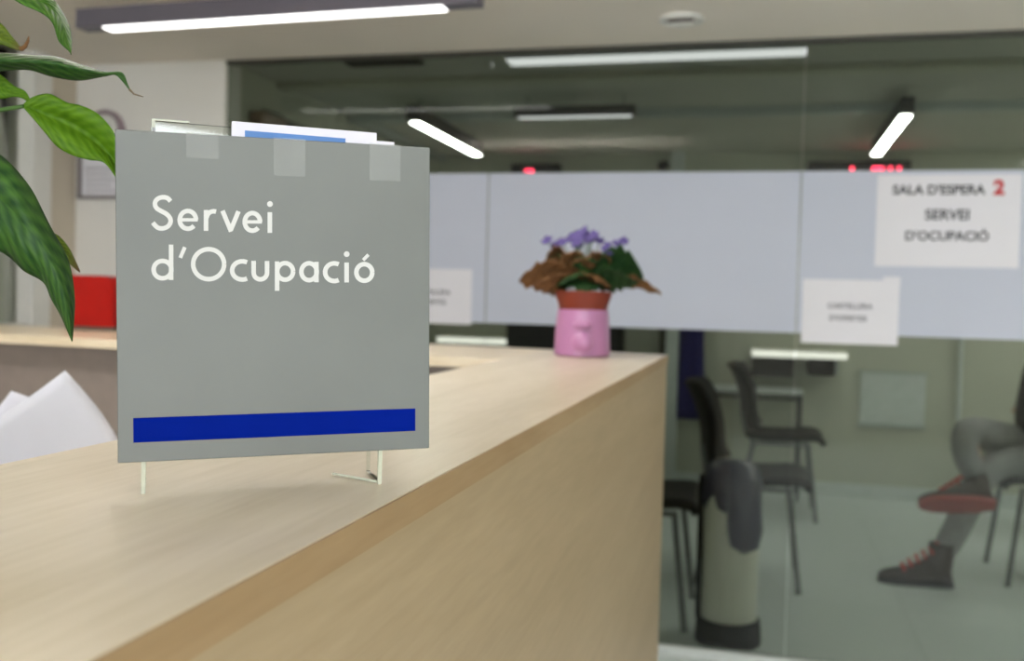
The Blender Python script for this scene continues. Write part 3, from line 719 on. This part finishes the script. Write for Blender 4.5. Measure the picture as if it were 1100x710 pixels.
# ------------------------------------------------------------------ lamps
def linear_lamp(label, x0, x1, y, zb, h=.055, w=.055, body='alu', em='diff', margin=(.10, .10), along='X', group=None, hang=0., zt=None):
    Ln = x1-x0
    o = thing('linear_lamp', label, 'lamp', (((x0+x1)/2, y, zb) if along == 'X' else (y, (x0+x1)/2, zb)), 0 if along == 'X' else PI/2, group)
    obj('housing', B().box((-Ln/2, -w/2, .0), (Ln/2, w/2, h), .003), M[body], o)
    obj('diffuser', B().box((-Ln/2+margin[0], -w/2+.006, -.004), (Ln/2-margin[1], w/2-.006, .0005)), M[em], o)
    if zt:
        for s in (-1, 1): obj('suspension', B().tube([(s*Ln*.4, 0, h), (s*Ln*.4, 0, zt-zb)], .006 if hang else .003), M[body], o)
    return o
linear_lamp('lit linear lamp in a violet-grey housing on the office ceiling, upper left', -2.145, -.795, 2.70, ZC-.060, h=.062, w=.06, margin=(.10, .11)).rotation_euler.z = -.035
linear_lamp('lit slanting lamp behind the glass just above the silver sign\u2019s right corner', 4.62, 5.80, -1.72, 2.095, .075, .06, 'lampdark', 'diff2', (.05, .01), 'Y', zt=Z2)
linear_lamp('lit short slanting lamp behind the glass above the big notice', 4.70, 5.96, .605, 2.095, .075, .06, 'lampdark', 'diff2', (.05, .01), 'Y', zt=Z2)
linear_lamp('long glowing bar imitating a lamp reflection along the top of the middle glass pane', -.93, .12, 3.51, 2.09, .02, .11, 'unlit', 'band', (.0, .0), 'X', zt=Z2)  # added stand-in for a lamp mirrored in the middle pane
linear_lamp('pale glowing bar imitating a reflected lamp across the waiting room ceiling, left of centre', -1.22, -.62, 4.75, 2.12, .05, .06, 'lampdark', 'band', (.02, .02), 'X', zt=Z2)  # added, glows faintly in place of a lamp mirrored in the glass
# unseen fill lamps added to brighten office, waiting room and corridor
def fill_panel(label, x, y, z, sx, sy, em):
    o = thing('added_fill_lamp', label, 'lamp', (x, y, z))
    obj('frame', B().box((-sx/2-.02, -sy/2-.02, 0), (sx/2+.02, sy/2+.02, .012), .003), M['white'], o)
    obj('diffuser', B().box((-sx/2, -sy/2, -.003), (sx/2, sy/2, .0005)), M[em], o); return o
fill_panel('added square fill lamp behind the camera', 1.3, -.9, ZC-.012, .6, .6, 'diffp')
fill_panel('added square fill lamp right of the frame, nearest the glass', 1.75, 2.25, ZC-.012, .6, .6, 'diffr')
fill_panel('added square fill lamp right of the frame, nearest the camera', 1.75, .7, ZC-.012, .6, .6, 'diffr')
fill_panel('added fill lamp in the waiting room near the right wall', 2.2, 4.3, Z2-.012, .6, .6, 'diffw')
fill_panel('added fill lamp in the waiting room near the far right corner', 2.3, 5.9, Z2-.012, .6, .4, 'diffw')
fill_panel('added square fill lamp in the corridor beyond the glazed door', XL-.7, 2.2, ZC-.012, .4, .4, 'diffp')
dl = linear_lamp('added pendant fill lamp hanging over the desk, above the frame', -1.8, -.4, 1.35, 1.88, h=.05, w=.09, em='diffd', margin=(.10, .10), zt=ZC)  # added unseen pendant, brightens frosted film and ledge
obj('added_upper_diffuser', B().box((-.6, -.035, .049), (.6, .035, .053)), M['diffd'], dl)

# small oval ceiling fitting
v0 = onZ(732, 20, ZC)
ve = thing('ceiling_vent', 'small round recessed fitting with a dark slot in the office ceiling', 'ceiling fitting', (v0.x, v0.y, ZC-.012))
obj('rim', B().lathe([(.070, .012), (.068, .003), (.058, 0), (.050, .004), (.048, .010)], n=40), M['white'], ve, True)
obj('slot', B().box((-.042, -.012, .004), (.038, .010, .011), .002), M['taupe'], ve, label='dark slot')
obj('cap', B().sphere((.0, .034, .006), .03, (1.2, .6, .25)), M['white'], ve, True)
# dark grille on the waiting room ceiling
vg = thing('ceiling_grille', 'dark narrow air grille on the waiting room ceiling, upper left of the glass', 'grille', (-1.60, 3.95, Z2-.012))
obj('frame', B().box((-.17, -.04, 0), (.17, .04, .012), .002), M['lampdark'], vg)
for q in range(4): obj('slat', B().box((-.16, -.03+.018*q, -.003), (.16, -.026+.018*q, .001)), M['frame'], vg)

# ------------------------------------------------------------------ waiting room furniture behind the glass
def make_chair(label, mt='black'):
    t = thing('waiting_chair', label, 'chair')
    prof_s = [(-.20, .475), (-.14, .458), (-.05, .452), (.08, .458), (.17, .465), (.215, .455), (.235, .43)]
    rows = [[(p.x, y, p.z + .010*(abs(y)/.22)**2) for y in [(-.22+.44*j/8) for j in range(9)]] for p in cat_rom([(x, 0, z) for x, z in prof_s], 16)]
    obj('seat', B().slab(rows, .032), M[mt], t, smooth='all')
    prof_b = [(-.185, .50), (-.215, .56), (-.225, .66), (-.25, .76), (-.285, .84), (-.31, .875)]
    rows = [[(p.x+.07*(abs(y)/.21)**2, y*(1-.18*max(0, (i-14)/5)), p.z) for y in [(-.21+.42*j/8) for j in range(9)]] for i, p in enumerate(cat_rom([(x, 0, z) for x, z in prof_b], 20))]
    obj('backrest', B().slab(rows, .034), M[mt], t, smooth='all')
    for s in (-1, 1):
        obj('leg', B().tube([(.15, s*.19, .44), (.20, s*.215, .015), (.202, s*.216, 0)], [.012, .012, .016]), M['chrome'], t, True)
        obj('leg', B().tube([(-.15, s*.19, .44), (-.23, s*.215, .015), (-.232, s*.216, 0)], [.012, .012, .016]), M['chrome'], t, True)
        obj('side_rail', B().tube([(.16, s*.19, .43), (-.16, s*.19, .43), (-.205, s*.17, .50), (-.22, s*.16, .60)], .010), M['chrome'], t, True)
    obj('cross_rail', B().tube([(-.05, -.19, .43), (-.05, .19, .43)], .010), M['chrome'], t, True)
    return t
G = 'waiting room chairs'
cA = make_chair('black waiting room chair facing right, farther one beside the white stand-in shelf'); cA['group'] = G; cA.location = (.135, 5.95, 0)
dup(cA, (-.01, 4.50, 0), 0, 'black waiting room chair facing right, directly behind the steel bin', G)
dup(cA, (-.44, 3.86, 0), 0, 'black chair almost hidden behind the counter corner, nearest the glass', G)
dup(cA, (1.78, 5.9, 0), 0, 'dark chair by the far wall, behind the seated person', G)
pc = dup(cA, (1.30, 4.93, 0), PI, 'dark chair on which the person in grey trousers sits', G)

# steel bin with bulging bag
bn = thing('litter_bin', 'slim steel litter bin with black base, dark bag bulging over its rim', 'bin', (-.08, 3.60, 0))
obj('base', B().lathe([(.115, 0), (.118, .01), (.113, .085), (.100, .09)], n=40), M['black'], bn, True, label='black base ring')
obj('body', B().lathe([(.098, .085), (.100, .09), (.100, .54), (.096, .54), (.095, .3)], n=40), M['steel'], bn, True, label='steel cylinder')
obj('side_strip', B().box((-.118, -.03, .08), (-.098, .04, .60), .008), M['black'], bn, label='black vertical strip')
b = B().lathe([(.085, .45), (.106, .52), (.108, .57), (.09, .63), (.06, .655), (.01, .66)], n=28)
for v in b.bm.verts:
    a = math.atan2(v.co.y, v.co.x); s = 1+.07*math.sin(5*a+v.co.z*20)+.04*math.sin(9*a); v.co.x *= s; v.co.y *= s
b.tube([(.02, -.03, .62), (.035, -.07, .57), (.045, -.095, .50), (.05, -.105, .43), (.05, -.105, .375), (.05, -.10, .352)], [.055, .064, .060, .062, .050, .015], 20)
obj('bin_bag', b, M['bag'], bn, True, label='dark blue plastic bag')

# far wall things
def shelf(x0, x1, z, label, boxspec=None, py=YF):
    o = thing('reflection_shelf', label, 'shelf', ((x0+x1)/2, py, z)); w = (x1-x0)/2  # stands in for bright and dark reflections seen in the glass
    obj('board', B().box((-w, -.22, 0), (w, -.001, .045), .004), M['reflboard'], o)  # bright board of the reflection stand-in
    for s in (-1, 1): obj('reflection_shelf_bracket', B().box((s*w*.8-.01, -.18, -.10), (s*w*.8+.01, -.001, -.0005), .003), M['unlit'], o)
    obj('edge_glow', B().box((-w+.004, -.226, .004), (w-.004, -.2202, .041)), M['edgeglow'], o, label='white front edge, its glow imitating a reflection')
    return o
M['edgeglow'] = emis('shelf_reflection_glow', (1, .99, .92), .95)  # added glow, imitates lit things mirrored in the glass
M['reflboard'] = mat('reflection_board_white', (250, 250, 240), .4, var=.01)
e0 = onY(807, 383, 6.43); e1 = onY(911, 383, 6.43)
sh = shelf(e0.x, e1.x, e0.z, 'white shelf imitating a glass reflection, with a dark box on the far wall, under the small notice')
obj('reflection_box', B().box((-.29, -.20, -.125), (-.03, -.02, -.001), .006), M['navyd'] if 'navyd' in M else M['black'], sh, label='dark box under the board, imitating part of the reflection')
obj('reflection_box', B().box((.06, -.20, -.105), (.22, -.02, -.001), .006), M['black'], sh, label='dark box under the board, imitating part of the reflection')
e0 = onY(469, 370, 6.43); e1 = onY(557, 372, 6.43)
shelf(e0.x, e1.x, e0.z+.012, 'white shelf imitating a glass reflection, on the far wall just above the counter edge, left of the flowers')
e0 = onY(546, 360, 6.3); e1 = onY(664, 360, 6.3)
cb = thing('cabinet', 'black low cabinet by the far wall behind the flower pot', 'cabinet', ((e0.x+e1.x)/2, 6.44, 0)); w = (e1.x-e0.x)/2
obj('body', B().box((-w, -.19, .06), (w, .19, 1.14), .006), M['black'], cb)
for s in (-1, 1):
    dd = obj('door', B().box((min(0, s*w)+.006, -.205, .08), (max(0, s*w)-.006, -.191, 1.12), .003), M['dark'], cb)
    obj('handle', B().tube([(s*.04, -.207, .6), (s*.04, -.225, .62), (s*.04, -.225, .74), (s*.04, -.207, .76)], .005), M['chrome'], dd, True)
obj('plinth', B().box((-w+.02, -.17, 0), (w-.02, .18, .06)), M['dark'], cb)
# navy coat hanging right of the pole
cn = thing('hanging_coat', 'narrow navy blue coat hanging beside the grey pole behind the counter corner', 'coat', (-.455, 6.58, 0))
rows = []
for i in range(20):
    t = i/19; z = 1.25-t*.80; wv = .045+.03*math.sin(min(1, t*4)*PI/2)+.035*t
    rows.append([(wv*u, -.035*math.cos(u*1.4)+.012*math.sin(u*7+t*2)+.02, z) for u in [j/5-1 for j in range(11)]])
obj('coat', B().slab(rows, .02), M['navy'], cn, smooth='all')
obj('hook', B().tube([(0, .07, 1.32), (0, .03, 1.32), (0, .01, 1.30), (0, .0, 1.25)], .006), M['chrome'], cn, True)
# side table
tb = thing('side_table', 'light metal-framed side table behind the farther black chair', 'table', (-.02, 6.47, 0))
obj('table_top', B().box((-.29, -.16, .665), (.29, .16, .69), .004), M['pole'], tb)
for sx in (-1, 1):
    for sy in (-1, 1): obj('leg', B().tube([(sx*.275, sy*.145, 0), (sx*.275, sy*.145, .665)], .011), M['lampdark'], tb, True)
obj('frame', B().tube([(-.275, -.145, .64), (.275, -.145, .64), (.275, .145, .64), (-.275, .145, .64), (-.275, -.145, .64)], .009), M['lampdark'], tb, True)
# pale board
e0 = onY(925, 400, YF-.02); e1 = onY(993, 458, YF-.02)
nb = thing('notice_board', 'pale blank board on the far wall left of the person', 'board', ((e0.x+e1.x)/2, YF-.001, e1.z)); w = (e1.x-e0.x)/2
obj('panel', B().box((-w, -.012, 0), (w, 0, e0.z-e1.z)), M['pole'], nb)
obj('frame', B().box((-w-.01, -.018, -.02), (w+.01, 0, -.001)).box((-w-.01, -.018, e0.z-e1.z+.001), (w+.01, 0, e0.z-e1.z+.012)), M['unlit'], nb)

# queue displays
SEG = {'0': 'abcdef', '1': 'bc', '2': 'abged', '3': 'abgcd', '4': 'fgbc', '5': 'afgcd', '6': 'afgedc', '7': 'abc', '8': 'abcdefg', '9': 'abcdfg'}
def digits(o, txt, x, z, h):
    w = h*.55; t = h*.14
    for ch in txt:
        b = B()
        for s in SEG[ch]:
            bx = {'a': (0, h-t, w, h), 'd': (0, 0, w, t), 'g': (0, h/2-t/2, w, h/2+t/2), 'f': (0, h/2, t, h), 'e': (0, 0, t, h/2), 'b': (w-t, h/2, w, h), 'c': (w-t, 0, w, h/2)}[s]
            b.box((x+bx[0], -.093, z+bx[1]), (x+bx[2], -.0905, z+bx[3]))
        obj('lit_digit', b, M['redled'], o); x += w*1.45
def display(x0p, x1p, ytop, hh, label, xd):
    e0 = onY(x0p, ytop, 6.56); e1 = onY(x1p, ytop, 6.56); w = (e1.x-e0.x)/2
    o = thing('queue_display', label, 'display', ((e0.x+e1.x)/2, YF, e0.z-hh))
    obj('housing', B().box((-w, -.088, 0), (w, 0, hh), .006), M['black'], o)
    obj('screen', B().box((-w+.015, -.090, .012), (w-.015, -.0882, hh-.03)), M['dark'], o)
    for x, s in xd(w): digits(o, s, x, .055, hh-.095)
display(549, 601, 176, .20, 'small black queue display with red light above the frosted band, left of centre', lambda w: [(-.07, '2')])
display(868, 979, 173, .22, 'wide black queue display with red digits above the big notice', lambda w: [(.08, '04'), (-.10, '1')])
# wall camera between the displays
e0 = onY(716, 176, 6.5)
wc = thing('security_camera', 'small dark camera on the grey pole above the frosted band', 'camera', (e0.x, 6.53, e0.z-.02))
obj('body', B().tube([(-.02, -.10, .0), (-.01, .0, .02)], [.032, .03], 14), M['black'], wc, True)
obj('mount', B().tube([(-.01, -.01, .02), (.02, .0, .03), (.04, .0, .03)], .012), M['pole'], wc, True)

# ------------------------------------------------------------------ seated person behind the glass
def skinned(name, V, E, mt, parent, sub=2, root=0, label=None):
    me = bpy.data.meshes.new('sk'); me.from_pydata([v[0] for v in V], E, []); o = bpy.data.objects.new('sk', me); COL.objects.link(o)
    md = o.modifiers.new('s', 'SKIN'); md.use_smooth_shade = True
    for i, v in enumerate(V):
        r = v[1]; me.skin_vertices[0].data[i].radius = (r, r) if not isinstance(r, tuple) else r
    me.skin_vertices[0].data[root].use_root = True
    sb = o.modifiers.new('b', 'SUBSURF'); sb.levels = sub; sb.render_levels = sub
    dg = bpy.context.evaluated_depsgraph_get(); dg.update()
    nm = bpy.data.meshes.new_from_object(o.evaluated_get(dg)); COL.objects.unlink(o); bpy.data.objects.remove(o)
    nm.materials.clear(); nm.materials.append(mt)
    for p in nm.polygons: p.use_smooth = True
    q = bpy.data.objects.new(name, nm); COL.objects.link(q); q.parent = parent
    if label: q['label'] = label
    return q
ps = thing('person', 'seated person with crossed legs in grey trousers, black jacket and red-laced boots', 'person', (1.30, 4.80, 0))
# local coordinates: faces -X; camera side is -Y.  hips at x=0
pel = (0.0, .12, .56)
legA = [(-.02, .03, .55), (-.26, -.02, .585), (-.42, -.03, .53), (-.40, -.06, .34), (-.475, -.10, .13)]       # supporting leg, shin slanting down to the left
legA = [(.0, .05, .54), (-.17, .0, .545), (-.31, -.05, .52), (-.40, -.12, .31), (-.50, -.18, .12)]
legB = [(.0, .20, .56), (-.20, .10, .63), (-.40, -.04, .69), (-.40, -.08, .58), (-.345, -.11, .475)]
tr = [(pel, .135)] + [(v, r) for v, r in zip(legA, (.098, .088, .075, .062, .058))] + [(v, r) for v, r in zip(legB, (.098, .088, .076, .062, .056))] + [((.03, .12, .68), .125)]
skinned('trousers', tr, [(0, 1), (1, 2), (2, 3), (3, 4), (4, 5), (0, 6), (6, 7), (7, 8), (8, 9), (9, 10), (0, 11)], M['jeans'], ps, label='grey trousers')
body = [(pel, .11), ((.03, .12, .75), .11), ((.06, .12, .92), (.115, .14)), ((.05, .12, 1.05), .10), ((.03, .12, 1.14), .05), ((.01, .12, 1.20), .052),
        ((-.0, .12, 1.27), .085), ((.0, .12, 1.35), .085),
        ((.05, -.06, 1.03), .05), ((.06, -.12, .86), .042), ((.06, -.13, .80), .034), ((.02, -.06, .78), .026),
        ((.05, .30, 1.03), .05), ((.06, .35, .86), .042), ((.06, .34, .80), .034), ((.0, .24, .79), .026),
        (legA[0], .07), (legA[2], .052), (legA[4], .04), (legB[0], .07), (legB[2], .052), (legB[4], .04)]
bE = [(0, 1), (1, 2), (2, 3), (3, 4), (4, 5), (5, 6), (6, 7), (3, 8), (8, 9), (9, 10), (10, 11), (3, 12), (12, 13), (13, 14), (14, 15), (0, 16), (16, 17), (17, 18), (0, 19), (19, 20), (20, 21)]
def add_hand(V, E, w, d, s):
    base = Vector(V[w][0]); d = Vector(d).normalized(); side = d.cross(Vector((0, 0, 1))).normalized()*s
    V.append((tuple(base+d*.05), (.030, .016))); pi = len(V)-1; E.append((w, pi))
    for kf, (o_, L_) in enumerate(((-.030, .062), (-.010, .075), (.010, .070), (.029, .055))):
        a = base+d*.088+side*o_; b = a+d*L_*.5+Vector((0, 0, -.006)); c = b+d*L_*.4+Vector((0, 0, -.022))
        for q_, r in ((a, .0095), (b, .0085), (c, .0075)): V.append((tuple(q_), r))
        n = len(V); E += [(pi, n-3), (n-3, n-2), (n-2, n-1)]
    a = base+d*.035-side*.036; b = a+d*.034-side*.014; 
    for q_, r in ((a, .011), (b, .009)): V.append((tuple(q_), r))
    n = len(V); E += [(pi, n-2), (n-2, n-1)]
add_hand(body, bE, 11, (-1, .35, -.12), 1); add_hand(body, bE, 15, (-1, -.35, -.10), -1)
bd = skinned('body', body, bE, M['skin'], ps)
# face features merged as head detail
hd = B()
hd.sphere((-.006, .12, 1.305), .098, (.95, .80, 1.22), 24, 16)
hd.sphere((-.098, .12, 1.295), .016, (1.1, .8, 1.5)); hd.sphere((-.005, .038, 1.30), .020, (1, .4, 1.4)); hd.sphere((-.005, .202, 1.30), .020, (1, .4, 1.4))
hd.sphere((-.088, .12, 1.248), .018, (.6, 1.4, .5))
obj('face', hd, M['skin'], ps, True)
ey = B()
for s in (-1, 1): ey.sphere((-.088, .12+s*.032, 1.318), .010)
obj('eyes', ey, M['black'], ps, True)
hr_ = B().sphere((.018, .12, 1.335), .104, (1.0, .86, 1.08), 24, 16)
for v in hr_.bm.verts:
    if v.co.x < -.05 and v.co.z < 1.37: v.co.x = -.045
obj('hair', hr_, M['hair'], ps, True)
jk = [((-.03, .12, .60), .145), ((-.02, .12, .78), .145), ((.02, .12, .95), (.135, .16)), ((.05, .12, 1.06), .115), ((.03, .12, 1.12), .07),
      ((.05, -.06, 1.04), .068), ((.06, -.13, .86), .058), ((.06, -.13, .80), .046), ((.035, -.08, .785), .038),
      ((.05, .30, 1.04), .068), ((.06, .37, .86), .058), ((.06, .35, .80), .046), ((.02, .27, .79), .038)]
skinned('jacket', jk, [(0, 1), (1, 2), (2, 3), (3, 4), (3, 5), (5, 6), (6, 7), (7, 8), (3, 9), (9, 10), (10, 11), (11, 12)], M['jacket'], ps, label='black jacket')
def boot(ax, ay, az, drop, tilt, upper, sole, label, rollx=0.):
    """ankle at (ax,ay,az); toe towards -X; drop = ankle to sole"""
    st = [(.085, .030, .020), (.07, .040, .085), (.02, .046, .150), (-.04, .046, .100), (-.10, .050, .066), (-.16, .048, .052), (-.20, .038, .040), (-.222, .018, .026)]
    b = B(); rings = []
    for x, hw, hz_ in st:
        rings.append(b.ring([(x, hw*math.cos(a)*(1 if math.sin(a) < .3 else .8), .016+max(0, hz_*(.5+.5*math.sin(a)))) for a in [2*PI*q/14 for q in range(14)]]))
    for r0, r1 in zip(rings, rings[1:]):
        for q in range(14): b.bm.faces.new((r0[q], r0[(q+1) % 14], r1[(q+1) % 14], r1[q]))
    b.bm.faces.new(rings[0][::-1]); b.bm.faces.new(rings[-1])
    b.tube([(.03, 0, .07), (.035, 0, .13), (.035, 0, .19)], [.05, .052, .055], 14)
    R = Matrix.Translation((ax-.03, ay, az-drop)) @ Matrix.Rotation(tilt, 4, 'Y') @ Matrix.Translation((0, 0, drop)) @ Matrix.Rotation(rollx, 4, 'X') @ Matrix.Translation((0, 0, -drop))
    for v in b.bm.verts: v.co = R@v.co
    bo = obj('boot', b, upper, ps, True, label=label)
    s_ = B().prism([(x, y) for x, y in [(.088, -.028), (.088, .028), (.02, .046), (-.10, .052), (-.17, .048), (-.215, .026), (-.226, 0), (-.215, -.026), (-.17, -.048), (-.10, -.052), (.02, -.046)]], 0, .022)
    for v in s_.bm.verts: v.co = R@v.co
    obj('boot_sole', s_, sole, bo, True)
    l_ = B()
    for q in range(6):
        t = q/5; x = -.12+.14*t; z = .075+.105*t
        l_.tube([(x, -.040, z-.008), (x-.006, 0, z+.012), (x, .040, z-.008)], .0085, 6)
    for v in l_.bm.verts: v.co = R@v.co
    obj('laces', l_, M['lace'], bo, True, label='red laces')
boot(-.50, -.18, .12, .12, 0, M['boot'], M['black'], 'dark boot flat on the floor')
boot(-.345, -.12, .45, .12, math.radians(-4), M['boot'], M['sole'], 'boot of the crossed leg with a red-brown sole', rollx=math.radians(-48))

# ------------------------------------------------------------------ world and colour management
W_ = bpy.data.worlds.new('world'); S.world = W_; W_.use_nodes = True
W_.node_tree.nodes['Background'].inputs[0].default_value = (.9, .95, 1, 1); W_.node_tree.nodes['Background'].inputs[1].default_value = .05
S.view_settings.view_transform = 'Standard'; S.view_settings.look = 'None'; S.view_settings.gamma = 1; S.view_settings.use_curve_mapping = False
S.view_settings.exposure = 0.87
